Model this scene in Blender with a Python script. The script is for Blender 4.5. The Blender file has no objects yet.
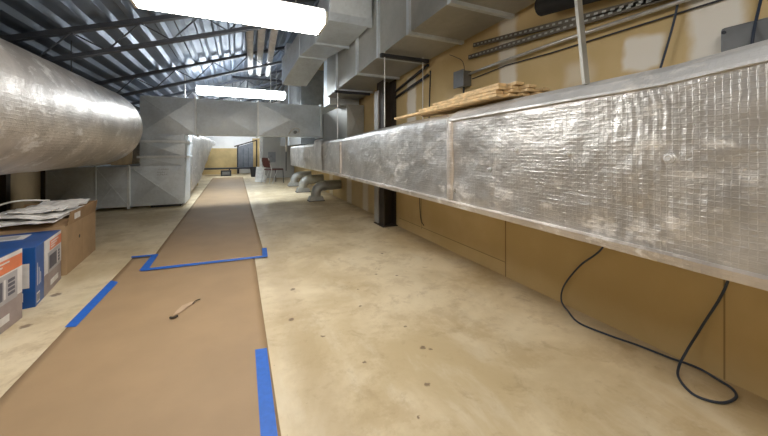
import bpy, math, random
from mathutils import Vector, Matrix, noise
random.seed(4)
S = bpy.context.scene
COL = S.collection
PI = math.pi

# ---------------------------------------------------------------- materials
def new_mat(name):
    m = bpy.data.materials.new(name); m.use_nodes = True
    nt = m.node_tree
    return m, nt, nt.nodes['Principled BSDF']
def setc(b, col, rough, metal=0.0):
    b.inputs['Base Color'].default_value = (*col, 1)
    b.inputs['Roughness'].default_value = rough
    b.inputs['Metallic'].default_value = metal
def coords(nt):
    tc = nt.nodes.new('ShaderNodeTexCoord'); return tc.outputs['Object']
def noise_n(nt, vec, scale, detail=4, rough=.55, dist=0):
    n = nt.nodes.new('ShaderNodeTexNoise'); n.inputs['Scale'].default_value = scale
    n.inputs['Detail'].default_value = detail; n.inputs['Roughness'].default_value = rough
    n.inputs['Distortion'].default_value = dist
    nt.links.new(vec, n.inputs['Vector']); return n.outputs['Fac']
def mapping(nt, vec, scale=(1,1,1), rot=(0,0,0), loc=(0,0,0)):
    n = nt.nodes.new('ShaderNodeMapping'); nt.links.new(vec, n.inputs['Vector'])
    n.inputs['Scale'].default_value = scale; n.inputs['Rotation'].default_value = rot
    n.inputs['Location'].default_value = loc
    return n.outputs['Vector']
def mrange(nt, v, a, b, c=0., d=1., smooth=True):
    n = nt.nodes.new('ShaderNodeMapRange'); nt.links.new(v, n.inputs['Value'])
    if smooth: n.interpolation_type = 'SMOOTHSTEP'
    for k, x in (('From Min', a), ('From Max', b), ('To Min', c), ('To Max', d)): n.inputs[k].default_value = x
    return n.outputs['Result']
def math_n(nt, op, a, b=None):
    n = nt.nodes.new('ShaderNodeMath'); n.operation = op
    for i, v in enumerate((a, b)):
        if v is None: continue
        if isinstance(v, (int, float)): n.inputs[i].default_value = v
        else: nt.links.new(v, n.inputs[i])
    return n.outputs[0]
def mixc(nt, fac, a, b):
    n = nt.nodes.new('ShaderNodeMix'); n.data_type = 'RGBA'
    if isinstance(fac, float): n.inputs[0].default_value = fac
    else: nt.links.new(fac, n.inputs[0])
    for i, v in ((6, a), (7, b)):
        if isinstance(v, tuple): n.inputs[i].default_value = (*v, 1)
        else: nt.links.new(v, n.inputs[i])
    return n.outputs[2]
def bump(nt, b, h, strength, dist, prev=None):
    n = nt.nodes.new('ShaderNodeBump'); nt.links.new(h, n.inputs['Height'])
    n.inputs['Strength'].default_value = strength; n.inputs['Distance'].default_value = dist
    if prev is not None: nt.links.new(prev, n.inputs['Normal'])
    nt.links.new(n.outputs[0], b.inputs['Normal']); return n.outputs[0]

def simple(name, col, rough=.6, metal=0., var=.12, scale=8, bmp=0.0):
    m, nt, b = new_mat(name); setc(b, col, rough, metal)
    v = coords(nt); f = noise_n(nt, v, scale, 5)
    c = mixc(nt, mrange(nt, f, .3, .7), tuple(x*(1-var) for x in col), tuple(min(1, x*(1+var)) for x in col))
    nt.links.new(c, b.inputs['Base Color'])
    if bmp: bump(nt, b, noise_n(nt, v, scale*6, 4), .5, bmp)
    return m

M = {}
# galvanised sheet steel
def galv(name, col, rough):
    m, nt, b = new_mat(name); setc(b, col, rough, .45)
    v = coords(nt)
    vo = nt.nodes.new('ShaderNodeTexVoronoi'); vo.inputs['Scale'].default_value = 28; nt.links.new(v, vo.inputs['Vector'])
    bw = nt.nodes.new('ShaderNodeRGBToBW'); nt.links.new(vo.outputs['Color'], bw.inputs[0])
    f = math_n(nt, 'ADD', math_n(nt, 'MULTIPLY', bw.outputs[0], .15), math_n(nt, 'MULTIPLY', noise_n(nt, v, 2.5, 4), .85))
    c = mixc(nt, mrange(nt, f, .3, .7), tuple(x*.86 for x in col), tuple(x*1.1 for x in col))
    nt.links.new(c, b.inputs['Base Color'])
    nt.links.new(mrange(nt, f, .2, .8, rough-.08, rough+.1), b.inputs['Roughness'])
    bump(nt, b, noise_n(nt, v, 3, 2), .4, .012)
    return m
M['galv'] = galv('galvanised_steel', (.62, .68, .73), .42)
M['galv_dark'] = galv('dark_galvanised_steel', (.42, .425, .40), .48)  # darker galvanised copy; on the floor elbows it carries painted shade
M['bright_edge'] = galv('galvanised_flange_edge', (.74, .78, .80), .4)
M['deck'] = galv('roof_deck_steel', (.165, .205, .275), .40)
# foil faced insulation with scrim
def foil(name, col, rough, grid, bumpd, crumple, metal=.78):
    m, nt, b = new_mat(name); setc(b, col, rough, metal)
    v = coords(nt)
    big = noise_n(nt, v, 2.2, 5, .6, .6)
    sm = noise_n(nt, mapping(nt, v, (1, .45, 1.3)), 26, 5, .62, .8)
    mid = noise_n(nt, v, 8, 3, .5, .2)
    c = mixc(nt, mrange(nt, big, .35, .65), tuple(x*.80 for x in col), tuple(min(1, x*1.1) for x in col))
    smear = mrange(nt, noise_n(nt, mapping(nt, v, (1, .8, 1.5)), 5.5, 9, .75), .52, .64, 0, 1)
    c = mixc(nt, math_n(nt, 'MULTIPLY', smear, .75), c, (.88, .86, .83))
    nt.links.new(mrange(nt, smear, 0, 1, metal, metal*.45, False), b.inputs['Metallic'])
    nt.links.new(c, b.inputs['Base Color'])
    nt.links.new(mrange(nt, mid, .2, .8, rough-.06, rough+.10, False), b.inputs['Roughness'])
    # scrim squares
    sc = None
    for ax, sc_ in ((1, grid), (2, grid)):
        w = nt.nodes.new('ShaderNodeTexWave'); w.inputs['Scale'].default_value = sc_/2.0
        w.bands_direction = 'Y' if ax == 1 else 'Z'; w.inputs['Distortion'].default_value = 1.2; w.inputs['Detail'].default_value = 1
        nt.links.new(v, w.inputs['Vector'])
        h = mrange(nt, w.outputs['Fac'], .82, 1.0)
        sc = h if sc is None else math_n(nt, 'MAXIMUM', sc, h)
    n1 = bump(nt, b, sc, .42, .0012)
    n2 = bump(nt, b, sm, .7, bumpd, n1)
    n3 = bump(nt, b, noise_n(nt, v, 15, 3, .5), .5, crumple*.8, n2)
    bump(nt, b, noise_n(nt, v, 4.5, 2, .4), .6, crumple*1.6, n3)
    return m
M['foil'] = foil('foil_scrim_wrap', (.63, .625, .615), .32, 34, .0045, .012)
M['foil_smooth'] = foil('foil_jacket', (.62, .57, .52), .37, 26, .0035, .007, .66)
M['foil_tape'] = foil('foil_tape', (.66, .67, .68), .36, 34, .003, .006, .35)

def tan_wall():
    m, nt, b = new_mat('tan_wallboard'); setc(b, (.5, .35, .14), .75)
    v = coords(nt)
    base = mixc(nt, mrange(nt, noise_n(nt, v, 1.3, 5), .3, .7), (.57, .425, .20), (.67, .515, .27))
    base = mixc(nt, mrange(nt, noise_n(nt, v, 22, 5, .7), .66, .78, 0, .5), base, (.30, .19, .08))
    sep = nt.nodes.new('ShaderNodeSeparateXYZ'); nt.links.new(v, sep.inputs[0])
    wob = mrange(nt, noise_n(nt, v, 9, 4), 0, 1, -.03, .03, False)
    wob2 = mrange(nt, noise_n(nt, v, 2.5, 3), 0, 1, -.12, .12, False)
    def rect(y0, y1, z0, z1, soft=.02, w=None):
        yy = sep.outputs['Y'] if w is None else math_n(nt, 'ADD', sep.outputs['Y'], w)
        zz = sep.outputs['Z'] if w is None else math_n(nt, 'ADD', sep.outputs['Z'], w)
        a = math_n(nt, 'ABSOLUTE', math_n(nt, 'SUBTRACT', yy, (y0+y1)/2))
        c_ = math_n(nt, 'ABSOLUTE', math_n(nt, 'SUBTRACT', zz, (z0+z1)/2))
        fa = mrange(nt, a, (y1-y0)/2-soft, (y1-y0)/2+soft, 1, 0)
        fb = mrange(nt, c_, (z1-z0)/2-soft, (z1-z0)/2+soft, 1, 0)
        return math_n(nt, 'MULTIPLY', fa, fb)
    # joint compound bands and patches
    for (y0, y1, z0, z1, s, w, k) in [
        (.64, .84, 1.3, 4, .03, wob, .95), (1.97, 2.16, 1.2, 4, .03, wob, .75), (3.62, 3.85, 1.2, 2.08, .03, wob, .8),
        (.98, 1.16, 1.58, 1.77, .02, wob2, .9), (1.33, 1.5, 1.5, 1.66, .05, wob2, .45),
        (5.3, 5.55, 0, 1.2, .05, wob, .55), (6.2, 6.5, 0, 1.2, .05, wob, .5), (7.6, 7.9, 0, 1.2, .05, wob, .5), (2.75, 2.95, 1.45, 1.7, .1, wob2, .3)]:
        base = mixc(nt, math_n(nt, 'MULTIPLY', rect(y0, y1, z0, z1, s, w), k), base, (.88, .85, .78))
    # board joints
    for (y0, y1, z0, z1) in [(2.080, 2.092, 0, 1.3), (.709, .715, 0, .9), (3.475, 3.483, .1, 1.3), (2.09, 3.48, .121, .127), (3.5, 4.1, .12, .126)]:
        base = mixc(nt, math_n(nt, 'MULTIPLY', rect(y0, y1, z0, z1, .0035), .8), base, (.16, .09, .035))
    nt.links.new(base, b.inputs['Base Color'])
    bump(nt, b, noise_n(nt, v, 60, 4), .2, .002)
    return m
M['tan'] = tan_wall()
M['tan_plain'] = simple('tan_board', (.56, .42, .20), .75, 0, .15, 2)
M['tan_dim'] = simple('shaded_tan_board', (.30, .21, .11), .8, 0, .15, 2)  # tan board for the left wall, dimness under the round duct painted in
M['white_wall'] = simple('white_wall_paint', (.86, .87, .88), .6, 0, .08, 1.5)

def floor_mat():
    m, nt, b = new_mat('worn_cream_floor'); setc(b, (.6, .5, .35), .42)
    v = coords(nt)
    f1 = noise_n(nt, v, 1.1, 7, .62, .4); f2 = noise_n(nt, mapping(nt, v, (2.2, .7, 1)), 3.2, 6, .65, .25)
    c = mixc(nt, mrange(nt, f1, .36, .64), (.57, .455, .27), (.78, .67, .47))
    c = mixc(nt, mrange(nt, f2, .48, .72, 0, .4), c, (.78, .71, .56))
    c = mixc(nt, mrange(nt, noise_n(nt, v, 6, 8, .7, .5), .54, .70, 0, .55), c, (.42, .31, .17))
    c = mixc(nt, mrange(nt, noise_n(nt, v, 38, 3, .5), .73, .78, 0, .6), c, (.25, .17, .09))
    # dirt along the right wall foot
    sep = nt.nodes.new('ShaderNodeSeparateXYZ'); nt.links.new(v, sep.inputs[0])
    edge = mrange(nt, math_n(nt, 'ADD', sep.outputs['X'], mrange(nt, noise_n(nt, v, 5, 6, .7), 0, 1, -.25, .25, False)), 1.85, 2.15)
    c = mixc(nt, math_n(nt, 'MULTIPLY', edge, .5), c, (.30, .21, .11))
    band = mrange(nt, math_n(nt, 'ABSOLUTE', math_n(nt, 'SUBTRACT', math_n(nt, 'ADD', sep.outputs['X'], mrange(nt, noise_n(nt, v, 7, 6, .7), 0, 1, -.12, .12, False)), .34)), .03, .14, .28, 0)
    c = mixc(nt, band, c, (.38, .27, .14))
    c = mixc(nt, mrange(nt, noise_n(nt, v, 2.6, 9, .72), .50, .62, 0, .42), c, (.46, .34, .18))
    # stains and flecks where they lie
    wob = nt.nodes.new('ShaderNodeTexNoise'); wob.inputs['Scale'].default_value = 45; nt.links.new(v, wob.inputs['Vector'])
    va = nt.nodes.new('ShaderNodeVectorMath'); va.operation = 'SCALE'; nt.links.new(wob.outputs['Color'], va.inputs[0]); va.inputs['Scale'].default_value = .03
    vv = nt.nodes.new('ShaderNodeVectorMath'); vv.operation = 'ADD'; nt.links.new(v, vv.inputs[0]); nt.links.new(va.outputs[0], vv.inputs[1])
    for (x, y, r) in [(.94, 1.53, .018), (.95, 1.76, .01), (.79, 2.12, .012), (.81, 1.28, .014), (.68, 1.14, .010), (.46, 1.87, .012), (1.27, 2.5, .012),
                      (.32, 2.14, .02), (1.12, 2.6, .012), (.87, 2.38, .010), (.97, 1.50, .012), (-1.25, 3.25, .035), (-1.2, 2.75, .03), (.60, 1.55, .01), (1.4, 3.1, .014), (.40, 2.6, .02)]:
        dn = nt.nodes.new('ShaderNodeVectorMath'); dn.operation = 'DISTANCE'; nt.links.new(vv.outputs[0], dn.inputs[0]); dn.inputs[1].default_value = (x+.015, y+.015, .015)
        c = mixc(nt, mrange(nt, dn.outputs['Value'], r*.6, r*1.2, .8, 0), c, (.16, .10, .06))
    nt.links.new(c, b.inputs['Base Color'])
    nt.links.new(mrange(nt, f2, .3, .7, .34, .6), b.inputs['Roughness'])
    bump(nt, b, noise_n(nt, v, 12, 6, .6), .35, .004)
    return m
M['floor'] = floor_mat()
M['kraft'] = simple('brown_floor_paper', (.385, .262, .145), .6, 0, .05, 3, .0006)
M['kraft_hole'] = simple('torn_paper_edge', (.50, .36, .24), .7)
M['tape'] = simple('blue_masking_tape', (.018, .14, .60), .5, 0, .08, 30)
M['black_metal'] = simple('dark_painted_steel', (.035, .037, .045), .5, .3)
M['joist'] = simple('joist_steel', (.06, .068, .085), .5, .3)
M['column'] = simple('brown_steel_primer', (.05, .04, .03), .6, .2)
M['channel_steel'] = simple('dull_channel_steel', (.12, .105, .08), .5, .3)
M['rod'] = simple('zinc_rod', (.62, .62, .60), .35, .7, .1, 20)
M['cable'] = simple('dark_blue_rubber', (.03, .045, .075), .5)
M['gap_black'] = simple('dark_gap_black', (.015, .015, .015), .8)  # black of the tube that stands in for darkness above the wall
M['white_plastic'] = simple('white_plastic', (.75, .75, .72), .4)
M['pvc'] = simple('pale_pipe', (.70, .69, .68), .35, .1)
M['wood'] = simple('pale_pine_lath', (.74, .54, .29), .6, 0, .25, 14)
M['cardboard'] = simple('cardboard', (.40, .27, .15), .8, 0, .08, 6)
M['cardboard_in'] = simple('cardboard_inside', (.33, .215, .115), .85)
M['blue_print'] = simple('blue_carton', (.012, .085, .32), .35)
M['mauve'] = simple('grey_mauve_carton', (.33, .27, .26), .45)
M['print_white'] = simple('white_print', (.72, .70, .68), .45)
M['print_orange'] = simple('orange_print', (.72, .22, .10), .45)
M['print_grey'] = simple('grey_print', (.42, .41, .42), .45)
M['print_dark'] = simple('dark_print', (.10, .10, .13), .45)
M['paper'] = simple('white_paper', (.88, .87, .85), .6, 0, .05, 10)
M['grey_panel'] = simple('slate_panel', (.14, .155, .18), .5)
M['cabinet'] = simple('grey_cabinet_paint', (.36, .355, .33), .5, .1, .06, 2)
M['burgundy'] = simple('burgundy_vinyl', (.08, .022, .02), .5)
M['ebox'] = simple('grey_electrical_box', (.20, .21, .22), .4, .3)
M['ebox_pale'] = simple('dull_grey_sheet', (.26, .27, .27), .6, .2)
M['marker'] = simple('marker_ink', (.12, .12, .12), .6)
def emis(name, col, s):
    m, nt, b = new_mat(name); setc(b, (.8, .8, .8), .4)
    b.inputs['Emission Color'].default_value = (*col, 1); b.inputs['Emission Strength'].default_value = s
    return m
M['tube'] = emis('lit_lens', (1, .96, .90), 16)
M['tube_far'] = emis('lit_lens_far', (.90, .96, 1), 16)

# ---------------------------------------------------------------- mesh helpers
class MB:
    def __init__(s): s.v = []; s.f = []
    def add(s, vs, fs):
        n = len(s.v); s.v += [Vector(a) for a in vs]; s.f += [tuple(i+n for i in f) for f in fs]; return s
    def box(s, x0, x1, y0, y1, z0, z1):
        return s.add([(x0,y0,z0),(x1,y0,z0),(x1,y1,z0),(x0,y1,z0),(x0,y0,z1),(x1,y0,z1),(x1,y1,z1),(x0,y1,z1)],
                     [(0,3,2,1),(4,5,6,7),(0,1,5,4),(1,2,6,5),(2,3,7,6),(3,0,4,7)])
    def beam(s, a, b, w, h, up=(0,0,1)):
        a, b = Vector(a), Vector(b); d = (b-a).normalized(); u = Vector(up)
        if abs(d.dot(u)) > .99: u = Vector((0,1,0))
        r = d.cross(u).normalized(); u = r.cross(d).normalized()
        vs = []
        for p in (a, b):
            for (i, j) in ((-1,-1),(1,-1),(1,1),(-1,1)): vs.append(p + r*(i*w/2) + u*(j*h/2))
        return s.add(vs, [(0,1,2,3),(7,6,5,4),(0,4,5,1),(1,5,6,2),(2,6,7,3),(3,7,4,0)])
    def loft(s, rings, cap=True, closed=True):
        n = len(rings[0]); vs = [p for r in rings for p in r]; fs = []
        for k in range(len(rings)-1):
            for i in range(n if closed else n-1):
                j = (i+1) % n
                fs.append((k*n+i, k*n+j, (k+1)*n+j, (k+1)*n+i))
        if cap: fs += [tuple(range(n))[::-1], tuple((len(rings)-1)*n+i for i in range(n))]
        return s.add(vs, fs)
    def tube(s, pts, r, n=10, cap=True):
        pts = [Vector(p) for p in pts]; rad = r if isinstance(r, (list, tuple)) else [r]*len(pts)
        rings = []; ref = None
        for i, p in enumerate(pts):
            t = (pts[min(i+1, len(pts)-1)] - pts[max(i-1, 0)]).normalized()
            if ref is None:
                ref = t.orthogonal().normalized()
            ref = (ref - t*ref.dot(t)).normalized(); q = t.cross(ref)
            rings.append([p + (ref*math.cos(2*PI*k/n) + q*math.sin(2*PI*k/n))*rad[i] for k in range(n)])
        return s.loft(rings, cap)
    def build(s, name, m, parent=None, bevel=0, smooth=False, sub=0):
        me = bpy.data.meshes.new(name)
        vs = s.v
        off = Vector((0,0,0))
        if parent is None:
            xs = [p.x for p in vs]; ys = [p.y for p in vs]; zs = [p.z for p in vs]
            off = Vector(((min(xs)+max(xs))/2, (min(ys)+max(ys))/2, min(zs)))
        if name.startswith(('floor', 'wall', 'ceiling')): off = Vector((0,0,0))
        me.from_pydata([p-off for p in vs], [], s.f); me.update()
        import bmesh
        bm = bmesh.new(); bm.from_mesh(me); bmesh.ops.recalc_face_normals(bm, faces=bm.faces); bm.to_mesh(me); bm.free()
        o = bpy.data.objects.new(name, me); COL.objects.link(o)
        me.materials.append(M[m] if isinstance(m, str) else m)
        o.location = off
        if parent is not None:
            o.parent = parent
            o.matrix_parent_inverse = Matrix.Translation(-WORLD.get(parent.name, Vector((0,0,0))))
        WORLD[o.name] = off
        if smooth:
            for p in me.polygons: p.use_smooth = True
        if bevel:
            b = o.modifiers.new('bevel', 'BEVEL'); b.width = bevel; b.segments = 2; b.limit_method = 'ANGLE'
        if sub:
            b = o.modifiers.new('sub', 'SUBSURF'); b.levels = sub; b.render_levels = sub
        return o
WORLD = {}
def tag(o, label=None, cat=None, group=None, kind=None):
    for k, v in (('label', label), ('category', cat), ('group', group), ('kind', kind)):
        if v: o[k] = v
    return o
def empty(name, loc, label, cat, group=None):
    o = bpy.data.objects.new(name, None); COL.objects.link(o); o.location = loc; o.empty_display_size = .1
    WORLD[o.name] = Vector(loc)
    return tag(o, label, cat, group)
def struct(mb, name, m, **k):
    return tag(mb.build(name, m, **k), kind='structure')
def copy_tree(o, parent=None):
    c = o.copy(); COL.objects.link(c); WORLD[c.name] = WORLD.get(o.name, Vector((0,0,0))).copy()
    if parent is not None: c.parent = parent
    for ch in [x for x in bpy.data.objects if x.parent == o]: copy_tree(ch, c)
    return c
def catmull(pts, n=8):
    P = [Vector(p) for p in pts]; P = [P[0]*2-P[1]] + P + [P[-1]*2-P[-2]]; out = []
    for i in range(1, len(P)-2):
        a, b, c, d = P[i-1:i+3]
        for k in range(n):
            t = k/n
            out.append(.5*((2*b)+(c-a)*t+(2*a-5*b+4*c-d)*t*t+(3*b-a-3*c+d)*t**3))
    out.append(P[-2]); return out

# ---------------------------------------------------------------- the room
WX, LX, Y0, Y1 = 2.12, -3.6, -2.2, 16.5
def deck_z(x): return 2.77 + .333*(x+.49)
struct(MB().box(LX-.1, WX+.1, Y0-.1, Y1+.1, -.1, 0), 'floor', 'floor')
struct(MB().box(WX, WX+.1, Y0, Y1, 0, 3.8), 'wall_right', 'tan')
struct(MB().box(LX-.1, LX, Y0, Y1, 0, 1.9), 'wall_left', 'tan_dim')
struct(MB().box(LX-.1, WX+.1, Y1, Y1+.1, 0, 3.9), 'wall_far', 'white_wall')
struct(MB().box(LX-.1, WX+.1, Y0-.1, Y0, 0, 3.9), 'wall_near', 'tan_plain')
# corrugated steel deck
d = MB(); prof = []
x = LX-.1
while x < WX+.2:
    for (dx, dz) in ((0, 0), (.045, 0), (.075, .045), (.17, .045), (.20, 0)):
        if dx < .2: prof.append((x+dx, deck_z(x+dx)+dz))
    x += .20
rings = []
for y in (Y0-.1, Y1+.1):
    rings.append([(px_, y, pz) for px_, pz in prof] + [(px_, y, pz+.02) for px_, pz in prof[::-1]])
d.loft(rings)
struct(d, 'ceiling', 'deck')

# timber and steel uprights against the left wall
for (y, w, nm) in ((7.5, .12, 'thin'), (9.0, .5, 'broad')):
    tag(MB().box(LX, LX+.12, y-w/2, y+w/2, 0, 1.6).build('wall_stud', 'column', bevel=.005),
        {'thin': 'thin dark upright on the left wall under the round duct', 'broad': 'broad dark upright on the left wall beside the low galvanised duct'}[nm], 'wall stud')

# roof joists
JL, JR = LX+.02, WX-.05
def make_joist():
    r = empty('roof_joist', (0, 0, 0), 'dark steel open web joist', 'roof joist', 'open web roof joists')
    zt = lambda x: deck_z(x)-.035
    zb = lambda x: deck_z(x)-.315
    t = MB()
    for s in (-1, 1):
        t.beam((JL, s*.022, zt(JL)), (JR, s*.022, zt(JR)), .035, .05)
    t.build('top_chord', 'joist', r)
    t = MB()
    xl = -2.2
    for s in (-1, 1):
        t.beam((xl, s*.022, zb(xl)), (JR, s*.022, zb(JR)), .03, .04)
    t.build('bottom_chord', 'joist', r)
    pts = []; x = xl; up = True
    while x < JR:
        pts.append((x, 0, (zt(x)-.02) if up else (zb(x)+.01))); x += .30; up = not up
    MB().tube(pts, .010, 6).build('web', 'joist', r)
    return r
J = make_joist()
ys = [4.47, 6.8, 9.15, 11.5, 13.8, 2.12]
jl = ['roof joist nearest the camera, just in front of the hanging light', 'second roof joist back, in front of the galvanised header duct',
      'third roof joist back, over the far long light', 'fourth roof joist back, deep in the room', 'roof joist furthest back by the grey cabinet', 'roof joist overhead in front of the near light']
for i, y in enumerate(ys):
    o = J if i == 0 else copy_tree(J)
    o.location.y = y; o['label'] = 'dark steel open web ' + jl[i]

# ---------------------------------------------------------------- light fixtures
def light(x0, x1, y0, y1, z0, h, label, mat):
    r = empty('ceiling_light', ((x0+x1)/2, (y0+y1)/2, z0), label, 'light fixture', 'fluorescent ceiling lights')
    yc = (y0+y1)/2; w = (y1-y0)/2
    sec = [(-w, h*.80), (-w, h*.25), (-w*.82, .0), (w*.82, 0), (w, h*.25), (w, h*.80)]
    MB().loft([[(x, yc+a, z0+b) for a, b in sec] for x in (x0+.012, x1-.012)]).build('lens', mat, r)
    hs = MB().box(x0, x1, yc-w*.8, yc+w*.8, z0+h*.8+.002, z0+h+.012).build('housing', 'white_plastic', r, bevel=.004)
    for xe in (x0, x1):
        MB().loft([[(xx, yc+a*1.02, z0+b*1.02-.001) for a, b in sec] for xx in (xe-.008, xe+.010)]).build('end_cap', 'white_plastic', r)
    for xr in (x0+.2, x1-.2):
        MB().tube([(xr, yc, z0+h), (xr, yc, deck_z(xr)+.02)], .004, 6).build('hanger', 'rod', hs)
light(-.61, .61, 2.36, 2.66, 2.05, .11, 'bright white fluorescent light hanging crosswise nearest the camera', 'tube')
light(-.81, 1.07, 8.0, 8.4, 2.36, .15, 'glowing fluorescent light seen just above the galvanised header duct', 'tube_far')
light(-.9, .9, 14.5, 14.8, 2.36, .11, 'added fluorescent light, unseen, brightening the far end beyond the header duct', 'tube_far')  # added lamp, out of sight, to brighten the far end
light(-.61, .61, -.75, -.45, 2.2, .11, 'added unseen fluorescent light overhead behind the viewpoint', 'tube')  # added lamp behind the camera to light the room

# ---------------------------------------------------------------- foil wrapped duct on the right
top_pts = [(-.6, 1.47), (.38, 1.430), (.63, 1.405), (1.09, 1.396), (1.42, 1.389), (1.90, 1.378), (2.69, 1.364), (3.44, 1.343), (4.62, 1.285), (5.7, 1.28)]
def ztop(y):
    for (a, za), (b, zb) in zip(top_pts, top_pts[1:]):
        if y <= b: return za + (zb-za)*(y-a)/(b-a)
    return top_pts[-1][1]
def wrinkle(x, y, z, amp):
    return amp*(noise.noise(Vector((x*3, y*2.2, z*3.5)))*.7 + noise.noise(Vector((x*9, y*7, z*11)))*.3)
def foil_duct(y0, y1, x0, x1, zb0, zb1, zt, amp, step=.03, rnd=.05, arcs=False):
    rings = []; n = max(2, int((y1-y0)/step)); m = 40 if step < .02 else 20
    for k in range(n+1):
        y = y0 + (y1-y0)*k/n; zb = zb0+(zb1-zb0)*k/n; t = zt(y)
        sec = []
        sec += [(x0+.012, zb), (x0, zb+.012)]
        for i in range(1, m): sec.append((x0, zb+.012+(t-rnd*.9-zb-.012)*i/m))
        sec += [(x0+.004, t-rnd*.8), (x0+rnd*.35, t-rnd*.3), (x0+rnd, t)]
        for i in range(1, 7): sec.append((x0+rnd+(x1-x0-rnd-.03)*i/6, t))
        sec += [(x1, t-.04), (x1, (t+zb)/2), (x1, zb+.02), (x1-.02, zb)]
        for i in range(1, 4): sec.append((x1-.02-(x1-x0-.03)*i/4, zb))
        ring = []
        for (x, z) in sec:
            w = wrinkle(x, y, z, amp)
            if arcs and .35 < y < 1.0:
                dd = math.hypot(y-.93, (z-1.19)*.8); ph = noise.noise(Vector((y*9, z*9, 5)))*.9
                w += .0024*math.sin(2*PI*dd/.028+ph*2)*math.exp(-((dd-.30)/.13)**2)*max(0, min(1, (z-1.0)/.1))*(.6+noise.noise(Vector((y*20, z*20, 1))))
            if arcs:
                w += .0012*math.sin(2*PI*(y+.01*noise.noise(Vector((y*4, z*4, 0))))/.045)*max(0, noise.noise(Vector((y*2.1, z*2.7, 11)))+.1)
            ring.append((x - (w if x < (x0+x1)/2 else 0), y, z + (w*.6 if z > t-.06 else 0)))
        rings.append(ring)
    return MB().loft(rings)
DX0, DX1 = 1.40, 1.86
R = empty('foil_wrapped_duct', (1.6, 3, .7), 'long silver foil wrapped rectangular duct running along the right wall', 'duct')
foil_duct(-.6, 1.90, DX0, DX1, .700, .709, ztop, .014, step=.008, rnd=.075, arcs=True).build('near_section', 'foil', R, smooth=True)
foil_duct(1.90, 5.72, DX0+.012, DX1, .712, .712, lambda y: ztop(y)-.006, .010).build('middle_section', 'foil', R, smooth=True)
foil_duct(5.72, 6.35, DX0-.01, DX1, .700, .695, lambda y: 1.300, .018).build('flared_section', 'foil', R, smooth=True)
foil_duct(6.35, 9.6, DX0+.01, DX1, .69, .655, lambda y: 1.235-.01*(y-6.3), .018).build('far_section', 'foil', R, smooth=True)
# pale lower flange strip and tape seams
def strip(pts_fn, y0, y1, n):
    rings = []
    for k in range(n+1):
        y = y0+(y1-y0)*k/n; rings.append(pts_fn(y))
    return MB().loft(rings)
def lip(y):
    zb = .700+.003*max(0, min(4, y)) - (.012*max(0, y-5)/1)
    w = .003*noise.noise(Vector((0, y*9, 0)))
    return [(DX0-.016+w, y, zb-.006), (DX0+.03, y, zb-.012), (DX0+.03, y, zb+.03), (DX0-.010+w, y, zb+.034), (DX0-.020+w, y, zb+.026)]
strip(lip, -.6, 5.7, 130).build('bottom_corner_tape', 'foil_smooth', R, smooth=False)
def toptape(y):
    t = ztop(y); w = .004*noise.noise(Vector((3, y*12, 0)))
    return [(DX0-.016-w, y, t-.072), (DX0-.012-w, y, t-.060), (DX0+.020, y, t-.020), (DX0+.078, y, t+.011), (DX0+.13, y, t+.009), (DX0+.03, y, t-.08)]
strip(toptape, -.6, 1.9, 80).build('top_corner_tape', 'foil_tape', R)
def seam_band(yc, w, x):
    rings = []
    for i in range(25):
        z = .72+(ztop(yc)-.06-.72)*i/24; a = .003*noise.noise(Vector((yc, 0, z*14)))
        rings.append([(x-.020-a, yc-w/2+a*2, z), (x-.023-a, yc, z), (x-.020-a, yc+w/2-a*2, z), (x+.01, yc+w/2, z), (x+.01, yc-w/2, z)])
    return MB().loft(rings)
seam_band(1.90, .06, DX0+.010).build('seam_tape', 'foil_smooth', R, smooth=True)
seam_band(4.62, .05, DX0+.012).build('seam_tape', 'foil_smooth', R, smooth=True)
for (y, z) in ((.607, 1.072), (.996, 1.082), (1.30, 1.10), (1.50, .98)):      # insulation pins
    r_ = .017 if y < .7 else .013
    m_ = MB().tube([(DX0-.002, y, z), (DX0-.017, y, z)], r_, 16)
    m_.tube([(DX0-.017, y, z), (DX0-.0215, y, z)], [r_*.78, r_*.6], 16).build('insulation_pin', 'foil_tape', R, bevel=.001)

# lath bundle on top of the duct
pl = [  # x_near, x_far, y_near, y_far, layer, width
    (1.420, 1.425, 1.44, 2.80, 0, .058), (1.482, 1.487, 1.40, 2.45, 0, .058), (1.545, 1.55, 1.36, 2.5, 0, .06), (1.610, 1.612, 1.30, 2.3, 0, .06),
    (1.425, 1.43, 1.45, 2.35, 1, .055), (1.485, 1.49, 1.38, 2.28, 1, .058), (1.550, 1.552, 1.33, 2.2, 1, .06), (1.613, 1.61, 1.28, 2.1, 1, .058),
    (1.428, 1.44, 1.43, 2.15, 2, .055), (1.490, 1.50, 1.39, 2.05, 2, .055), (1.553, 1.56, 1.32, 1.95, 2, .06),
    (1.440, 1.46, 1.44, 1.90, 3, .06), (1.508, 1.525, 1.37, 1.80, 3, .06)]
pn = ['bottom', 'second', 'third', 'top']
for i, (xa, xb, ya, yb, l, w) in enumerate(pl):
    z = 1.424 + .0215*l
    tag(MB().beam((xa, ya, z+.003-.0148*(ya-1.4)), (xb, yb, z+.003-.0148*(yb-1.4)), w, .018).build('wood_lath', 'wood', bevel=.002),
        'pale wooden lath lying in the %s layer on the foil duct, %s' % (pn[l], ['edge nearest the aisle', 'second from the aisle', 'third from the aisle', 'closest to the wall'][[0,1,2,3,0,1,2,3,0,1,2,0,1][i]]),
        'wooden lath', 'wooden laths on the foil duct')

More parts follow.
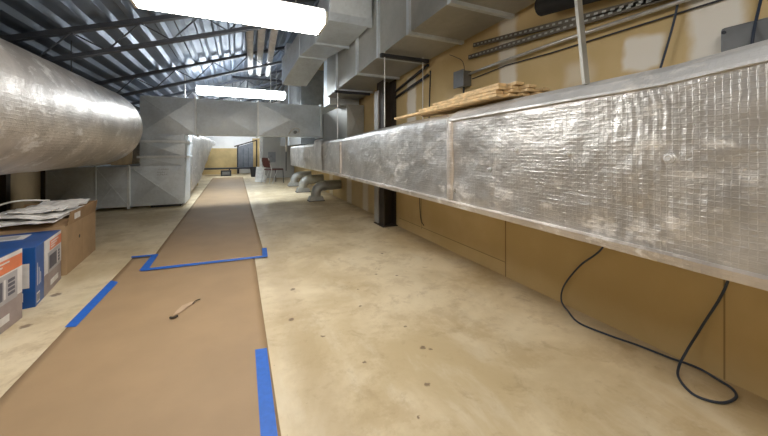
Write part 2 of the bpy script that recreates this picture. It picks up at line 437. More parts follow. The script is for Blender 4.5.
# ---------------------------------------------------------------- big round foil duct on the left
CX, CZ, CR = -1.751, 1.421, .522
R = empty('round_foil_duct', (CX, 2, CZ-CR), 'huge round foil jacketed duct along the left side under the roof', 'duct')
def barrel(y0, y1, rr, n=64, seed=0):
    rings = []; k_ = int((y1-y0)/.06)
    for k in range(k_+1):
        y = y0+(y1-y0)*k/k_; ring = []
        for i in range(n):
            a = 2*PI*i/n
            w = .007*noise.noise(Vector((math.cos(a)*2, y*1.3, math.sin(a)*2+seed))) + .003*noise.noise(Vector((math.cos(a)*5, y*5, math.sin(a)*5)))
            ring.append((CX+math.cos(a)*(rr+w), y, CZ+math.sin(a)*(rr+w)))
        rings.append(ring)
    return MB().loft(rings)
barrel(-1.9, 5.55, CR).build('barrel', 'foil_smooth', R, smooth=True)
# elbow that turns away to the left behind
pts = []; er = .56
for k in range(13):
    a = PI/2*k/12
    pts.append((CX-er+er*math.cos(a), 5.55+er*math.sin(a), CZ))
pts.append((-2.75, 5.55+er, CZ))
rings = []
for k, p in enumerate(pts):
    a = PI/2*min(k, 12)/12; ring = []
    for i in range(64):
        t = 2*PI*i/64; u = math.cos(t)*(CR-.008); w = math.sin(t)*(CR-.008)
        ring.append((p[0]+u*math.cos(a), p[1]+u*math.sin(a), p[2]+w))
    rings.append(ring)
MB().loft(rings).build('elbow', 'foil_smooth', R, smooth=True)
for y in (1.3, 4.9):      # straps up to the roof
    MB().tube([(CX, y, CZ+CR-.005), (CX, y, deck_z(CX)+.02)], .006, 6).build('hanger_rod', 'black_metal', R)

# ---------------------------------------------------------------- galvanised header duct across the room
R = empty('galvanised_header_duct', (-.5, 7.5, 0), 'grey galvanised duct crossing the room with a square leg down to the floor', 'duct')
YF = 7.25
def panel(x0, x1, z0, z1, y, h=.02):       # cross-broken sheet: four facets meeting at a raised centre
    c = ((x0+x1)/2, y-h, (z0+z1)/2)
    m = MB()
    for q in ((x0,z0),(x1,z0),(x1,z1),(x0,z1)):
        m.beam((q[0], y-.001, q[1]), (c[0], y-h-.001, c[2]), .012, .006)
    return m.add([(x0,y,z0),(x1,y,z0),(x1,y,z1),(x0,y,z1),c,(x0,y+.02,z0),(x1,y+.02,z0),(x1,y+.02,z1),(x0,y+.02,z1)],
                    [(0,1,4),(1,2,4),(2,3,4),(3,0,4),(5,8,7,6),(0,5,6,1),(1,6,7,2),(2,7,8,3),(3,8,5,0)])
MB().box(-1.63, 2.08, YF+.021, 7.75, 1.40, 2.115).build('header', 'galv', R)
MB().box(-1.63, -.92, YF+.021, 8.05, .06, 1.40).build('leg_duct', 'galv', R)
MB().box(-2.93, -1.63, YF+.021, 7.95, .06, .80).build('low_duct', 'galv', R)
for (a, b, c, e, h) in [(-1.63, -.735, 1.405, 2.11, .033), (-.735, .40, 1.405, 2.11, .033), (.40, 1.74, 1.405, 2.11, .033), (-1.63, -.925, .98, 1.255, .022), (-1.63, -.925, 1.265, 1.405, .012),
                        (-1.79, -.925, .065, .80, .033), (-2.27, -1.79, .065, .795, .01), (-2.92, -2.27, .065, .795, .02), (-1.63, -.925, .80, .965, .012)]:
    panel(a, b, c, e, YF+.001, h).build('sheet_panel', 'galv', R)
for x in (-.735, .40, 1.74):
    MB().box(x-.018, x+.018, YF-.07, 7.78, 1.375, 2.14).build('flange', 'bright_edge', R, bevel=.004)
for z in (1.26, .97):
    MB().box(-1.67, -.88, YF-.05, 8.08, z-.022, z+.022).build('flange', 'bright_edge', R, bevel=.004)
MB().box(-1.81, -1.77, YF-.05, 7.97, .03, .83).build('flange', 'bright_edge', R, bevel=.004)
MB().box(-2.285, -2.255, YF-.02, 7.96, .04, .82).build('flange', 'galv', R, bevel=.004)
for (xa, xb, yb) in ((-1.5, -1.0, 7.9),):
    MB().box(xa, xb, 7.4, yb, 0, .06).build('foot', 'black_metal', R)
MB().box(-2.8, -2.5, 7.4, 7.8, 0, .06).build('foot', 'black_metal', R)
for j, z in enumerate((.735, .68, .635)):
    mk = MB()
    x = -1.36 if j else -1.34
    for k in range(5 if j != 1 else 4):
        yy = YF-.05
        mk.beam((x, yy, z-.008), (x+.02, yy, z+.012), .004, .003); mk.beam((x+.02, yy, z+.012), (x+.026, yy, z-.01), .004, .003); x += .034
    mk.build('marker_line', 'marker', R)
MB().tube([(.68, 7.5, 2.11), (.68, 7.5, deck_z(.68)+.02)], .008, 8).build('hanger_rod', 'rod', R)
MB().tube([(-.95, 7.5, 2.11), (-.95, 7.5, deck_z(-.95)+.02)], .010, 8).build('hanger_rod', 'rod', R)
# short hooked fitting on its lower edge
R = empty('pipe_hook', (1.18, 7.2, 1.5), 'small bent metal pipe fitting clipped to the lower edge of the header duct', 'pipe fitting')
MB().tube(catmull([(1.02, 7.19, 1.44), (1.08, 7.17, 1.53), (1.15, 7.16, 1.575), (1.23, 7.17, 1.56), (1.25, 7.19, 1.50), (1.16, 7.2, 1.49)]), .013, 8).build('bent_pipe', 'rod', R, smooth=True)
MB().tube([(1.16, 7.215, 1.49), (1.16, 7.16, 1.49)], .035, 16).build('disc', 'ebox', R)

# low foil duct beyond the leg
R = empty('low_foil_duct', (-1.4, 12, .15), 'crumpled silver foil wrapped duct on the floor side beyond the galvanised leg', 'duct')
rings = []
for k in range(60):
    y = 8.4+7.2*k/59; ring = []
    zl = .16 + (.06*(y-8.4) if y < 10 else .10+.235*(y-10)); zl = min(zl, 1.3); xr = -.93+.01*(y-8.4)
    for (x, z) in [(xr-.02, zl)]+[(xr, zl+.02+(1.42-zl)*i/10) for i in range(11)]+[(xr-.05, 1.50), (-1.5, 1.52), (-2.0, 1.50), (-2.03, (zl+1.5)/2), (-2.0, zl), (-1.5, zl-.02)]:
        w = .03*noise.noise(Vector((x*4, y*3, z*5)))+.012*noise.noise(Vector((x*9, y*11, z*13)))
        ring.append((x+w, y, z+w*.6))
    rings.append(ring)
MB().loft(rings).build('foil_jacket', 'foil', R, smooth=True)
for y, zz in ((9, .19), (11.5, .6)):
    MB().box(-1.9, -1.1, y-.05, y+.05, 0, zz).build('support_block', 'tan_plain', R)

# ---------------------------------------------------------------- overhead galvanised ducts, right side
R = empty('overhead_wall_duct', (1.76, 3.5, 2.1), 'long overhead galvanised rectangular duct hugging the right wall', 'duct')
secs = [(1.3, 2.25), (1.96, 2.215), (2.60, 2.195), (3.30, 2.165), (4.0, 2.12), (4.95, 2.075), (5.62, 2.04)]
XA, XB = 1.46, 2.07
for i, ((ya, za), (yb, zb)) in enumerate(zip(secs, secs[1:])):
    t = 2.93
    MB().loft([[(XA, y, z), (XB, y, z), (XB, y, t), (XA, y, t)] for y, z in ((ya, za), (yb, zb))]).build('duct_section', 'galv_dark', R, bevel=.004)
for (y, z) in secs[1:6]:
    MB().loft([[(XA-.03, yy, z-.03), (XB, yy, z-.03), (XB, yy, 2.95), (XA-.03, yy, 2.95)] for yy in (y-.022, y+.022)]).build('flange', 'galv', R, bevel=.003)
MB().loft([[(XA+.05, 5.62, 1.92), (XB, 5.62, 1.92), (XB, 5.62, 2.9), (XA+.05, 5.62, 2.9)], [(XA+.05, 6.05, 1.92), (XB, 6.05, 1.92), (XB, 6.05, 2.9), (XA+.05, 6.05, 2.9)]]).build('drop_box', 'galv', R, bevel=.004)
for y in (2.4, 4.4):
    MB().tube([(1.5, y, 2.92), (1.5, y, deck_z(1.5)+.02)], .006, 6).build('hanger_rod', 'rod', R)

R = empty('wall_riser_duct', (1.9, 6.2, 1.35), 'galvanised box duct tucked behind the foil duct below the overhead duct', 'duct')
MB().box(1.78, 2.1, 5.45, 7.2, 1.30, 1.915).build('box_section', 'galv_dark', R, bevel=.004)
panel(1.79, 2.09, 1.32, 1.90, 5.45, .02).build('end_panel', 'galv_dark', R)

R = empty('offset_ceiling_duct', (1.1, 4.8, 2.3), 'galvanised duct with angled offset sections left of the overhead wall duct', 'duct')
F = [  # y, x0, x1, zbottom, ztop
    (3.38, .93, 1.425, 3.02, 3.10), (3.50, .943, 1.43, 2.57, 3.06), (4.38, .98, 1.44, 2.575, 3.02), (5.20, .91, 1.33, 2.60, 3.0), (5.90, .72, 1.15, 2.26, 2.72)]
for i, (a, b) in enumerate(zip(F, F[1:])):
    MB().loft([[(q[1], q[0], q[3]), (q[2], q[0], q[3]), (q[2], q[0], q[4]), (q[1], q[0], q[4])] for q in (a, b)]).build('duct_section', 'galv', R, bevel=.004)
for q in F[1:4]:
    MB().loft([[(q[1]-.018, y, q[3]-.028), (q[2]+.02, y, q[3]-.028), (q[2]+.02, y, q[4]+.012), (q[1]-.018, y, q[4]+.012)] for y in (q[0]-.018, q[0]+.018)]).build('flange', 'galv', R, bevel=.003)
MB().loft([[(.80, 5.86, 2.70), (1.1, 5.86, 2.70), (1.1, 5.86, 2.99), (.80, 5.86, 2.99)], [(.80, 6.15, 2.3), (1.1, 6.15, 2.3), (1.1, 6.15, 3.0), (.80, 6.15, 3.0)]]).build('end_cap', 'galv', R)
for y in (4.0, 5.0):
    MB().tube([(1.1, y, 2.98), (1.1, y, deck_z(1.1)+.02)], .006, 6).build('hanger_rod', 'rod', R)

R = empty('rear_wall_duct', (1.8, 9.8, 1.5), 'grey duct high on the right wall behind the header duct', 'duct')
MB().box(1.42, 2.1, 7.95, 12.0, 1.24, 3.1).build('duct_section', 'ebox_pale', R, bevel=.004)
MB().box(1.40, 2.1, 9.9, 9.95, 1.235, 3.12).build('flange', 'galv', R)

# trapeze hangers with rods
def trapeze(y, z, xl, xr, rods, label):
    r = empty('trapeze_hanger', ((xl+xr)/2, y, z), label, 'duct hanger', 'trapeze hangers')
    MB().box(xl, xr, y-.022, y+.022, z-.04, z).build('channel_bar', 'black_metal', r, bevel=.003)
    for x, zb in rods:
        MB().tube([(x, y, zb), (x, y, z-.10)], .006, 8).build('threaded_rod', 'rod', r)
        MB().tube([(x, y, z-.11), (x, y, z+.02)], .009, 8).build('rod_nut', 'rod', r)
trapeze(3.14, 2.140, 1.40, 2.0, ((1.45, 1.35), (1.93, 1.35)), 'black channel bar under the overhead duct, nearer of the two, with thin rods down')
trapeze(4.92, 2.045, 1.40, 2.0, ((1.45, 1.27),), 'black channel bar under the overhead duct, further of the two')
tag(MB().beam((1.455, .947, 1.40), (1.44, 1.125, deck_z(1.44)+.02), .036, .014, (0, 1, 0)).build('hanger_strut', 'galv_dark'),
    'flat grey metal strut rising from the near foil duct to the roof', 'hanger strut')

# pipes overhead
for i, (xa, xb) in enumerate(((.175, .285), (.345, .465), (.525, .66))):
    tag(MB().tube([(xa-.02, 4.75, 2.95), (xb, 8.1, 2.90), (xb+.001, 8.16, 2.903), (xb+.001, 8.19, 2.903)], [.055, .055, .045, .015], 16).build('overhead_pipe', 'pvc', smooth=True),
        ['leftmost of three pale round pipes running under the roof', 'middle of three pale round pipes running under the roof', 'rightmost of three pale round pipes running under the roof'][i], 'pipe', 'pale overhead pipes')
tag(MB().beam((-.1, 8.25, 2.80), (1.6, 8.25, 2.80), .05, .05).build('pipe_support', 'black_metal'), 'dark crossbar at the far ends of the pale overhead pipes', 'pipe support')

# ---------------------------------------------------------------- things on the right wall
R = empty('steel_column', (2.02, 4.3, 0), 'dark brown steel H column standing against the right wall', 'column')
c = MB(); c.box(1.915, 1.935, 4.17, 4.43, .012, 2.9); c.build('front_flange', 'column', R, bevel=.003)
MB().box(2.095, 2.115, 4.17, 4.43, .012, 2.9).build('rear_flange', 'column', R, bevel=.003)
MB().box(1.935, 2.095, 4.293, 4.307, .012, 2.9).build('web', 'column', R)
MB().box(1.88, 2.119, 4.13, 4.47, 0, .012).build('base_plate', 'column', R)
MB().box(1.89, 1.912, 4.33, 4.47, .02, 1.98).build('furring_strip', 'cabinet', R, bevel=.002)

def perf(pts, label):
    r = empty('slotted_channel', pts[0], label, 'metal channel', 'slotted channels on the right wall')
    a, b = Vector(pts[0]), Vector(pts[1])
    MB().beam(a, b, .02, .040).build('channel', 'channel_steel', r, bevel=.002)
    s = MB(); n = int((b-a).length/.05); dr = (b-a).normalized()
    for k in range(n):
        p = a+dr*(k+.5)*.05+Vector((-.0108, 0, 0)); s.beam(p-dr*.012, p+dr*.012, .002, .013)
    s.build('slot', 'galv_dark', r)['kind'] = 'stuff'
perf(((2.08, 2.45, 2.112), (2.08, .2, 1.83)), 'upper of two dark slotted metal channels along the right wall')
perf(((2.08, 2.52, 2.014), (2.08, .2, 1.875)), 'lower of two dark slotted metal channels along the right wall')
tag(MB().tube([(1.99, 1.62, 2.135), (1.99, .2, 1.925)], .07, 14).build('dark_gap_tube', 'gap_black', smooth=True), 'fat black insulated pipe high on the right wall near the camera', 'pipe')  # no real pipe: added tube imitating the darkness above the wall board
tag(MB().tube([(2.07, 2.50, 1.845), (2.07, 2.1, 1.86), (2.07, 1.55, 1.866), (2.07, .2, 1.862)], .012, 10).build('metal_conduit', 'rod', smooth=True), 'thin shiny metal conduit running from the grey junction box', 'conduit')
tag(MB().tube([(2.105, 2.50, 1.80), (2.105, 2.06, 1.829), (2.105, 1.63, 1.816), (2.105, .2, 1.82)], .005, 6).build('wall_wire', 'black_metal'), 'thin dark wire stapled to the wall under the metal conduit', 'wire')
R = empty('junction_box', (2.08, 2.6, 1.72), 'small grey junction box on the right wall at the end of the conduit', 'electrical box')
MB().box(2.02, 2.119, 2.53, 2.67, 1.735, 1.885).build('housing', 'ebox', R, bevel=.004)
MB().box(2.012, 2.019, 2.52, 2.68, 1.725, 1.895).build('cover', 'ebox', R, bevel=.002)
MB().tube([(2.08, 2.6, 1.734), (2.08, 2.6, 1.38)], .009, 8).build('drop_conduit', 'black_metal', R)
MB().tube(catmull([(2.08, 2.58, 1.886), (2.08, 2.62, 2.0), (2.09, 2.75, 2.08), (2.09, 2.85, 2.13)]), .003, 6).build('loose_wire', 'black_metal', R)
R = empty('grey_wall_box', (2.08, .6, 1.4), 'grey electrical box on the right wall behind the nearest end of the foil duct', 'electrical box')
MB().box(2.04, 2.119, .46, .70, 1.38, 1.665).build('housing', 'ebox', R, bevel=.012)
MB().box(2.034, 2.04, .47, .69, 1.39, 1.655).build('cover', 'ebox', R, bevel=.002)
MB().tube([(2.036, .685, 1.64), (2.030, .685, 1.64)], .008, 10).build('screw', 'black_metal', R)
for i, (za, zb) in enumerate(((1.95, 2.12), (1.86, 2.0))):
    tag(MB().tube([(2.085, 4.12, za), (2.085, 3.27, zb)], .018, 8).build('slanting_pipe', 'black_metal', smooth=True),
        ('upper' if i == 0 else 'lower')+' dark slanting pipe on the right wall beside the steel column', 'pipe', 'slanting pipes by the column')
tag(MB().tube([(2.112, 3.26, 2.05), (2.112, 3.30, 1.35)], .008, 6).build('vertical_wire', 'black_metal'), 'thin vertical dark wire below the slanting pipes on the wall', 'wire')
tag(MB().tube(catmull([(2.108, 3.49, .72), (2.108, 3.50, .42), (2.108, 3.47, .22), (2.105, 3.40, .165)]), .005, 6).build('short_wire', 'black_metal'), 'short dark wire curving down the wall under the foil duct', 'wire')

# the long loose cable
cab = [(2.09, .868, 1.93), (2.09, .893, 1.78), (2.085, .946, 1.56), (2.06, 1.06, 1.1), (2.02, 1.17, .72), (2.06, 1.235, .50), (2.085, 1.395, .33), (2.095, 1.517, .15), (2.08, 1.53, .04),
       (2.03, 1.44, .009), (1.965, 1.32, .007), (1.995, 1.162, .007), (2.04, 1.032, .007), (2.07, .90, .007), (2.085, .80, .015), (2.08, .72, .008), (2.06, .665, .007), (2.00, .635, .007),
       (1.90, .65, .007), (1.855, .72, .007), (1.92, .80, .007), (2.0, .835, .022), (2.07, .83, .09), (2.09, .785, .22), (2.085, .69, .48), (2.0, .64, .75), (1.98, .60, 1.1), (2.0, .59, 1.45), (2.02, .588, 1.60), (2.09, .58, 1.80), (2.1, .57, 1.95)]
tag(MB().tube(catmull(cab, 8), .0056, 8).build('loose_cable', 'cable', smooth=True), 'dark blue cable hanging behind the foil duct and looping on the floor', 'cable')

# ---------------------------------------------------------------- floor paper and tape
def sheet(pts, z, th, nx, ny, amp, seed):
    a, b, c_, d_ = [Vector((*p, 0)) for p in pts]
    vs = []; fs = []
    for j in range(ny+1):
        for i in range(nx+1):
            u, v = i/nx, j/ny; p = (a*(1-u)+b*u)*(1-v)+(d_*(1-u)+c_*u)*v
            vs.append((p.x, p.y, z+amp*abs(noise.noise(Vector((p.x*2.3, p.y*1.7, seed))))))
    for j in range(ny):
        for i in range(nx):
            q = j*(nx+1)+i; fs.append((q, q+1, q+nx+2, q+nx+1))
    m = MB().add(vs, fs)
    n = len(vs)
    m.add([(x, y, z_-th) for x, y, z_ in vs], [f[::-1] for f in fs])
    def side(i, j): m.f.append((i, j, j+n, i+n))
    for i in range(nx): side(i+1, i); side(ny*(nx+1)+i, ny*(nx+1)+i+1)
    for j in range(ny): side(j*(nx+1), (j+1)*(nx+1)); side((j+1)*(nx+1)+nx, j*(nx+1)+nx)
    return m
tag(sheet([(-.93, -1.2), (.143, -1.2), (.165, 3.75), (-.965, 4.03)], .0028, .0025, 24, 80, .0016, 1).build('floor_paper', 'kraft', smooth=True), 'nearer brown protective paper sheet on the floor, with a small tear', 'floor paper', 'floor paper runners')
tag(sheet([(-.775, 3.57), (.262, 3.50), (.222, 14.2), (-.86, 14.2)], .0075, .0025, 24, 120, .0016, 7).build('floor_paper', 'kraft', smooth=True), 'further brown protective paper sheet running to the back of the room', 'floor paper', 'floor paper runners')
def tape(pts, z, label):
    n = len(pts)//2; m = MB()
    m.loft([[Vector((*pts[0], z)), Vector((*pts[1], z)), Vector((*pts[1], z+.0008)), Vector((*pts[0], z+.0008))],
            [Vector((*pts[3], z)), Vector((*pts[2], z)), Vector((*pts[2], z+.0008)), Vector((*pts[3], z+.0008))]])
    tag(m.build('masking_tape', 'tape'), label, 'tape', 'blue tape strips on the floor')
tape([(.090, 1.89), (.150, 1.88), (.140, 1.15), (.080, 1.15)], .0050, 'blue tape strip down the right edge of the near paper')
tape([(-.968, 2.62), (-.908, 2.60), (-.895, 3.33), (-.962, 3.40)], .0050, 'blue tape strip on the left edge of the near paper')
tape([(-.79, 3.530), (-.78, 3.595), (.262, 3.525), (.255, 3.465)], .0100, 'long blue tape strip across the start of the further paper')
tape([(-.805, 3.55), (-.735, 3.55), (-.745, 4.0), (-.80, 4.0)], .0112, 'blue tape strip up the left edge of the further paper')
tape([(-.98, 4.05), (-.97, 4.0), (-.745, 3.975), (-.745, 4.03)], .0124, 'short blue tape strip across the top left corner of the near paper')
tape([(.235, 3.46), (.285, 3.46), (.300, 3.78), (.250, 3.79)], .0124, 'short blue tape strip on the right corner of the further paper')
R = empty('paper_tear', (-.33, 2.58, .008), 'small torn patch in the near brown paper with a dark curl', 'paper tear')
MB().add([(-.385, 2.50, .009), (-.35, 2.52, .0092), (-.31, 2.60, .0092), (-.262, 2.66, .009), (-.30, 2.67, .0092), (-.35, 2.63, .0092), (-.375, 2.56, .009)], [(0,1,2,3,4,5,6)]).build('bare_patch', 'kraft_hole', R)
MB().tube(catmull([(-.395, 2.47, .012), (-.375, 2.455, .014), (-.355, 2.475, .012)]), [.007]*17, 6).build('dark_curl', 'column', R)
MB().tube(catmull([(-.285, 2.63, .011), (-.27, 2.665, .013), (-.245, 2.685, .011)]), [.003]*17, 6).build('dark_curl', 'column', R)

# ---------------------------------------------------------------- cartons on the left
def appliance_face(R, x, y0, y1, h):
    """printed long side facing the aisle, plane X = x"""
    L = y1-y0; root = R
    def r(nm, a, b, c_, e, m, k=1, par=None):
        return MB().box(x, x+.0008*k, y0+L*a, y0+L*b, h*c_, h*e).build(nm, m, par or R)
    r('light_print', .0, 1, .38, .995, 'print_white', 1)
    r('orange_band', .30, .995, .76, .94, 'print_orange', 2)
    pic = r('picture', .18, .92, .36, .74, 'print_grey', 2)
    R = pic
    r('picture_window', .26, .70, .42, .67, 'print_dark', 3)
    r('picture_handle', .72, .745, .42, .68, 'print_white', 3)
    for k in range(4): r('picture_button', .78, .88, .44+.06*k, .48+.06*k, 'print_dark', 3)
    R = root
    for k in range(3): r('text_line', .36, .80-.1*k, .89-.045*k, .91-.045*k, 'print_white', 3)
    r('address_label', .35, .8, .10, .20, 'print_white', 2)
R = empty('appliance_box', (-1.56, 2.55, 0), 'nearest printed appliance carton on the left, cut by the frame edge', 'box', 'printed appliance cartons')
MB().box(-1.86, -1.28, 2.22, 2.90, 0, .458).build('carton', 'mauve', R, bevel=.003)
MB().box(-1.859, -1.281, 2.221, 2.899, .4585, .4595).build('blue_top', 'blue_print', R)
MB().box(-1.75, -1.45, 2.55, 2.68, .4596, .4602).build('top_print', 'print_white', R)
appliance_face(R, -1.2798, 2.24, 2.895, .458)
R = empty('appliance_box', (-1.30, 3.05, 0), 'blue appliance carton with barcode end, between the near carton and open cardboard box', 'box', 'printed appliance cartons')
MB().box(-1.92, -1.30, 3.05, 3.64, 0, .42).build('carton', 'blue_print', R, bevel=.003)
B2 = R
MB().box(-1.2998, -1.2990, 3.22, 3.635, .003, .417).build('side_print', 'mauve', R)
appliance_face(R, -1.2989, 3.22, 3.635, .418)
MB().box(-1.2998, -1.2990, 3.07, 3.13, .02, .09).build('barcode_label', 'print_white', R)
for k in range(5): MB().box(-1.2989, -1.2984, 3.075+.011*k, 3.080+.011*k, .03, .08).build('barcode_bar', 'print_dark', R)
for k in range(3): MB().box(-1.2998, -1.2990, 3.085+.03*k, 3.092+.03*k, .14, .30-.04*k).build('text_line', 'print_white', R)
MB().box(-1.42, -1.33, 3.0492, 3.05, .14, .31).build('end_print', 'print_white', R)
MB().box(-1.42, -1.36, 3.0485, 3.0491, .05, .11).build('barcode_label', 'print_white', R)
MB().box(-1.72, -1.45, 3.38, 3.56, .4201, .4210).build('top_print', 'print_white', R)
MB().box(-1.66, -1.50, 3.42, 3.52, .4211, .4216).build('top_print_blue', 'print_grey', R)
R.location = (-1.282, 3.055, 0); R.rotation_euler.z = .145

def open_box(x0, x1, y0, y1, h, flaps, label, labelled=False):
    R = empty('cardboard_box', ((x0+x1)/2, (y0+y1)/2, 0), label, 'box', 'open cardboard boxes')
    t = .005; b = MB()
    b.box(x0, x1, y0, y1, 0, t); b.box(x0, x0+t, y0, y1, t, h); b.box(x1-t, x1, y0, y1, t, h)
    b.box(x0+t, x1-t, y0, y0+t, t, h); b.box(x0+t, x1-t, y1-t, y1, t, h)
    b.build('box_body', 'cardboard', R)
    for (p0, p1, dirv) in flaps:
        p0, p1, dv = Vector(p0), Vector(p1), Vector(dirv)
        n = (p1-p0).cross(dv).normalized()*t/2
        vs = [q+s for s in (n, -n) for q in (p0, p1, p1+dv, p0+dv)]
        MB().add(vs, [(0,1,2,3),(7,6,5,4),(0,4,5,1),(1,5,6,2),(2,6,7,3),(3,7,4,0)]).build('flap', 'cardboard_in', R)
    return R
R = open_box(-1.98, -1.405, 3.70, 4.52, .43, [((-1.405, 3.72, .43), (-1.405, 4.50, .43), (.02, .0, .12)), ((-1.97, 4.52, .43), (-1.42, 4.52, .43), (0, .03, .11)),
     ((-1.95, 3.70, .43), (-1.42, 3.70, .43), (0, .20, .035)), ((-1.98, 3.72, .43), (-1.98, 4.5, .43), (-.08, 0, .07))], 'open brown cardboard box with raised flaps, furthest of the row on the left')
MB().box(-1.4045, -1.4035, 3.76, 3.93, .435, .437).build('label', 'print_white', R)
m = MB().beam((-1.388, 3.83, .495), (-1.388, 3.98, .495), .0015, .06); m.build('white_label', 'print_white', R)
MB().tube([(-1.4045, 4.02, .27), (-1.4025, 4.02, .27)], .016, 12).build('hand_hole', 'column', R)
MB().box(-1.4045, -1.4040, 4.09, 4.096, .01, .42).build('seam', 'cardboard_in', R)
R.location.x += .015; R.rotation_euler.z = .07
open_box(-2.85, -2.22, 3.60, 4.25, .47, [((-2.22, 3.62, .47), (-2.22, 4.23, .47), (.05, 0, .05)), ((-2.84, 3.6, .47), (-2.23, 3.6, .47), (0, -.08, .03))], 'brown cardboard box behind the white papers, against the left frame edge')

# crumpled white papers on the boxes
R = empty('white_papers', (-1.75, 3.9, .45), 'heap of crumpled white papers with a white hoop, lying on the open cardboard box', 'papers')
for (x0, x1, y0, y1, z, s) in [(-2.02, -1.44, 3.66, 4.10, .490, 3), (-1.94, -1.43, 3.70, 4.30, .530, 9), (-1.80, -1.43, 3.85, 4.44, .565, 15), (-1.72, -1.46, 3.74, 4.02, .575, 21)]:
    nx, ny = 22, 18; vs = []; fs = []
    for j in range(ny+1):
        for i in range(nx+1):
            px_, py_ = x0+(x1-x0)*i/nx, y0+(y1-y0)*j/ny
            zz = z+.030*noise.noise(Vector((px_*6, py_*6, s)))+.012*noise.noise(Vector((px_*16, py_*16, s)))
            vs.append((px_, py_+.015*noise.noise(Vector((px_*8, s, 0))), zz))
    for j in range(ny):
        for i in range(nx): q = j*(nx+1)+i; fs.append((q, q+1, q+nx+2, q+nx+1))
    o = MB().add(vs, fs).build('paper_sheet', 'paper', R)
    sm = o.modifiers.new('t', 'SOLIDIFY'); sm.thickness = .012
MB().tube(catmull([(-1.90, 3.52, .43), (-1.93, 3.62, .52), (-1.90, 3.80, .60), (-1.80, 4.0, .64), (-1.62, 4.1, .62)]), .008, 8).build('hoop', 'white_plastic', R, smooth=True)

# ---------------------------------------------------------------- floor boots under the foil duct
for i, (x, y, s) in enumerate(((1.56, 6.95, 1.0), (1.58, 8.55, 1.08), (1.60, 10.1, 1.1))):
    R = empty('duct_elbow_boot', (x, y, 0), ['nearest', 'middle', 'furthest'][i]+' round galvanised elbow dropping into a floor boot under the foil duct', 'duct elbow', 'floor duct elbows')
    MB().loft([[(x-.16*s, y-.12*s, 0), (x+.16*s, y-.12*s, 0), (x+.16*s, y+.12*s, 0), (x-.16*s, y+.12*s, 0)],
               [(x-.13*s, y-.10*s, .10*s), (x+.13*s, y-.10*s, .10*s), (x+.13*s, y+.10*s, .10*s), (x-.13*s, y+.10*s, .10*s)]]).build('boot', 'galv_dark', R, bevel=.004)
    pts = [(x, y, .09*s)]
    for k in range(6):
        a = PI/2*k/5; pts.append((x+.17*(1-math.cos(a)), y, .15+.17*math.sin(a)))
    pts.append((2.11, y, .33))
    MB().tube(pts, .105*s, 20).build('elbow', 'galv_dark', R)  # darker steel puts the shade under the foil duct into the colour
    MB().tube([(x+.19, y, .32), (x+.22, y, .321)], .115*s, 20).build('collar', 'galv_dark', R)
    MB().box(x-.17*s, x+.17*s, y-.13*s, y+.13*s, 0, .012).build('floor_flange', 'black_metal', R)

# ---------------------------------------------------------------- far end of the room
R = empty('grey_cabinet', (1.5, 13.8, 0), 'large plain grey metal cabinet at the far right of the room', 'cabinet')
MB().box(.92, 2.1, 13.3, 14.3, 0, 1.75).build('cabinet_body', 'cabinet', R, bevel=.01)
MB().box(1.10, 1.38, 13.22, 13.299, .62, 1.02).build('control_box', 'ebox', R, bevel=.008)
MB().box(1.19, 1.23, 13.21, 13.219, .84, .88).build('switch', 'print_dark', R)
MB().box(1.55, 1.57, 13.285, 13.299, .05, 1.7).build('door_edge', 'galv_dark', R)
tag(MB().box(.79, .88, 13.15, 13.24, 0, 2.3).build('white_post', 'white_plastic', bevel=.004), 'slim white square post at the left corner of the grey cabinet', 'post')
R = empty('hanging_white_pipe', (1.03, 7.65, 1.0), 'short white vertical pipe stub hanging below the header duct', 'pipe')
MB().tube([(1.03, 7.65, 1.06), (1.03, 7.65, 1.398)], .022, 12).build('pipe', 'white_plastic', R, smooth=True)
MB().tube([(1.03, 7.65, .62), (1.03, 7.65, 1.06)], .010, 10).build('thin_end', 'black_metal', R, smooth=True)
tag(MB().box(-2.2, -.005, 16.3, 16.499, 0, 1.18).build('tan_wall_panel', 'tan_plain', bevel=.003), 'wide tan board panel on the far wall', 'wall panel')
tag(MB().box(.0, .09, 16.28, 16.46, 0, 1.30).build('black_upright', 'black_metal', bevel=.003), 'narrow black upright between the tan panel and slate panel', 'post')
R = empty('slate_panel', (.4, 15.6, .3), 'dark slate grey panel standing on the black rail at the far end', 'panel')
MB().add([(.05, 15.55, .33), (.66, 15.55, .33), (.66, 15.55, 1.45), (.05, 15.55, 1.25), (.05, 15.65, .33), (.66, 15.65, .33), (.66, 15.65, 1.45), (.05, 15.65, 1.25)],
         [(0,1,2,3),(7,6,5,4),(0,4,5,1),(1,5,6,2),(2,6,7,3),(3,7,4,0)]).build('board', 'grey_panel', R, bevel=.004)
for x in (.25, .46): MB().box(x-.008, x+.008, 15.54, 15.549, .36, 1.2).build('seam', 'black_metal', R)
tag(MB().box(.66, 1.1, 16.3, 16.48, .05, 1.65).build('tan_wall_panel', 'tan_plain', bevel=.003), 'narrow tan board panel on the far wall right of the slate panel', 'wall panel')
R = empty('black_rail', (-.3, 15.4, 0), 'long low black rail bench across the far end of the room', 'bench')
MB().box(-1.5, 1.0, 15.30, 15.70, .27, .33).build('rail_top', 'black_metal', R, bevel=.004)
for x in (-1.45, -.3, .95): MB().box(x-.03, x+.03, 15.42, 15.56, 0, .27).build('leg', 'black_metal', R)
R = empty('dark_vent_box', (-.4, 15.2, 0), 'small dark box with a window under the black rail', 'box')
MB().box(-.62, -.22, 15.0, 15.25, 0, .24).build('casing', 'black_metal', R, bevel=.006)
MB().box(-.56, -.28, 14.99, 14.999, .06, .19).build('front_window', 'ebox', R)
R = empty('brown_post', (.82, 14.9, 0), 'dark brown post with a bracket at the far end beside the white post', 'post')
MB().box(.745, .80, 14.9, 14.98, 0, 1.55).build('post', 'column', R, bevel=.003)
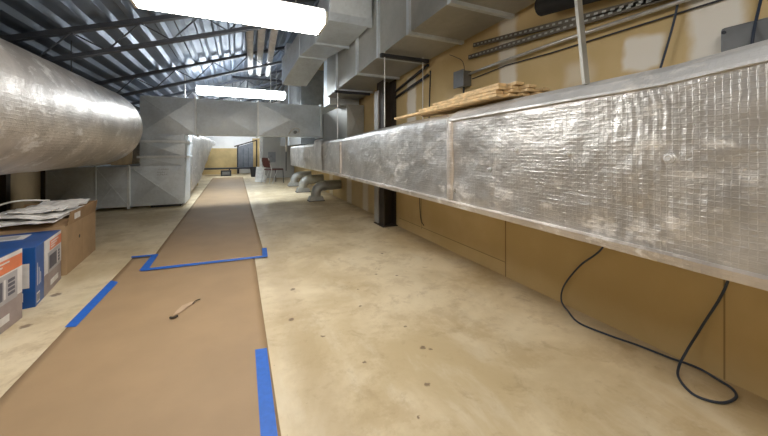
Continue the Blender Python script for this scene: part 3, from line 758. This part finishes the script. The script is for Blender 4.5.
MB().beam((.77, 14.88, 1.52), (-.1, 15.2, 1.25), .04, .05).build('brace', 'column', R)
R = empty('dark_bin', (.62, 14.2, 0), 'dark waste bin on the floor left of the white post', 'bin')
MB().loft([[(.62+math.cos(a*PI/8)*r_, 14.2+math.sin(a*PI/8)*r_, z) for a in range(16)] for r_, z in ((.10, 0), (.14, .38), (.15, .38), (.15, .40), (.13, .40), (.10, .03))]).build('bin_body', 'black_metal', R, smooth=False)
tag(MB().box(.78, .98, 12.55, 12.7, 0, .16).build('white_carton', 'white_plastic', bevel=.01), 'small white carton on the floor beside the white post', 'box')

# stacking chair
CXX, CYY = 1.12, 11.3
R = empty('stacking_chair', (CXX, CYY, 0), 'burgundy stacking chair with metal legs standing near the grey cabinet', 'chair')
R.rotation_euler.z = .5
MB().box(CXX-.23, CXX+.23, CYY-.22, CYY+.22, .43, .48).build('seat', 'burgundy', R, bevel=.02)
rings = []
for (x, z, w) in ((-.24, .52, .17), (-.27, .62, .21), (-.30, .75, .21), (-.325, .85, .16)):
    rings.append([(CXX+x-.02, CYY-w, z), (CXX+x+.02, CYY-w, z), (CXX+x+.02, CYY+w, z), (CXX+x-.02, CYY+w, z)])
MB().loft(rings).build('backrest', 'burgundy', R, bevel=.012)
for s in (-1, 1):
    MB().tube([(CXX+.21, CYY+s*.21, .44), (CXX+.23, CYY+s*.22, 0)], .012, 8).build('leg', 'black_metal', R)
    MB().tube([(CXX-.33, CYY+s*.19, .84), (CXX-.22, CYY+s*.21, .46), (CXX-.33, CYY+s*.22, 0)], .013, 8).build('leg', 'rod', R)
    MB().tube([(CXX-.02, CYY+s*.215, .44), (CXX-.20, CYY+s*.225, .0)], .012, 8).build('brace', 'rod', R)
R = empty('white_board', (.66, 11.6, 0), 'white board leaning behind the stacking chair', 'board')
MB().beam((.70, 11.75, .0), (.76, 11.95, .50), .30, .015, (0, 1, 0)).build('board_panel', 'white_plastic', R)

# ---------------------------------------------------------------- world, camera, colour
w = bpy.data.worlds.new('world'); S.world = w; w.use_nodes = True
w.node_tree.nodes['Background'].inputs[0].default_value = (.6, .65, .75, 1); w.node_tree.nodes['Background'].inputs[1].default_value = .05
cam = bpy.data.cameras.new('camera'); co = bpy.data.objects.new('camera', cam); COL.objects.link(co)
cam.sensor_width = 36; cam.lens = 15.0; cam.shift_y = -68/768; cam.clip_start = .02
co.location = (0, 0, 1.1); co.rotation_euler = (PI/2, 0, -math.atan(147/320))
S.camera = co
vs_ = S.view_settings
vs_.view_transform = 'Standard'; vs_.look = 'None'; vs_.gamma = 1; vs_.use_curve_mapping = False; vs_.exposure = 1.12
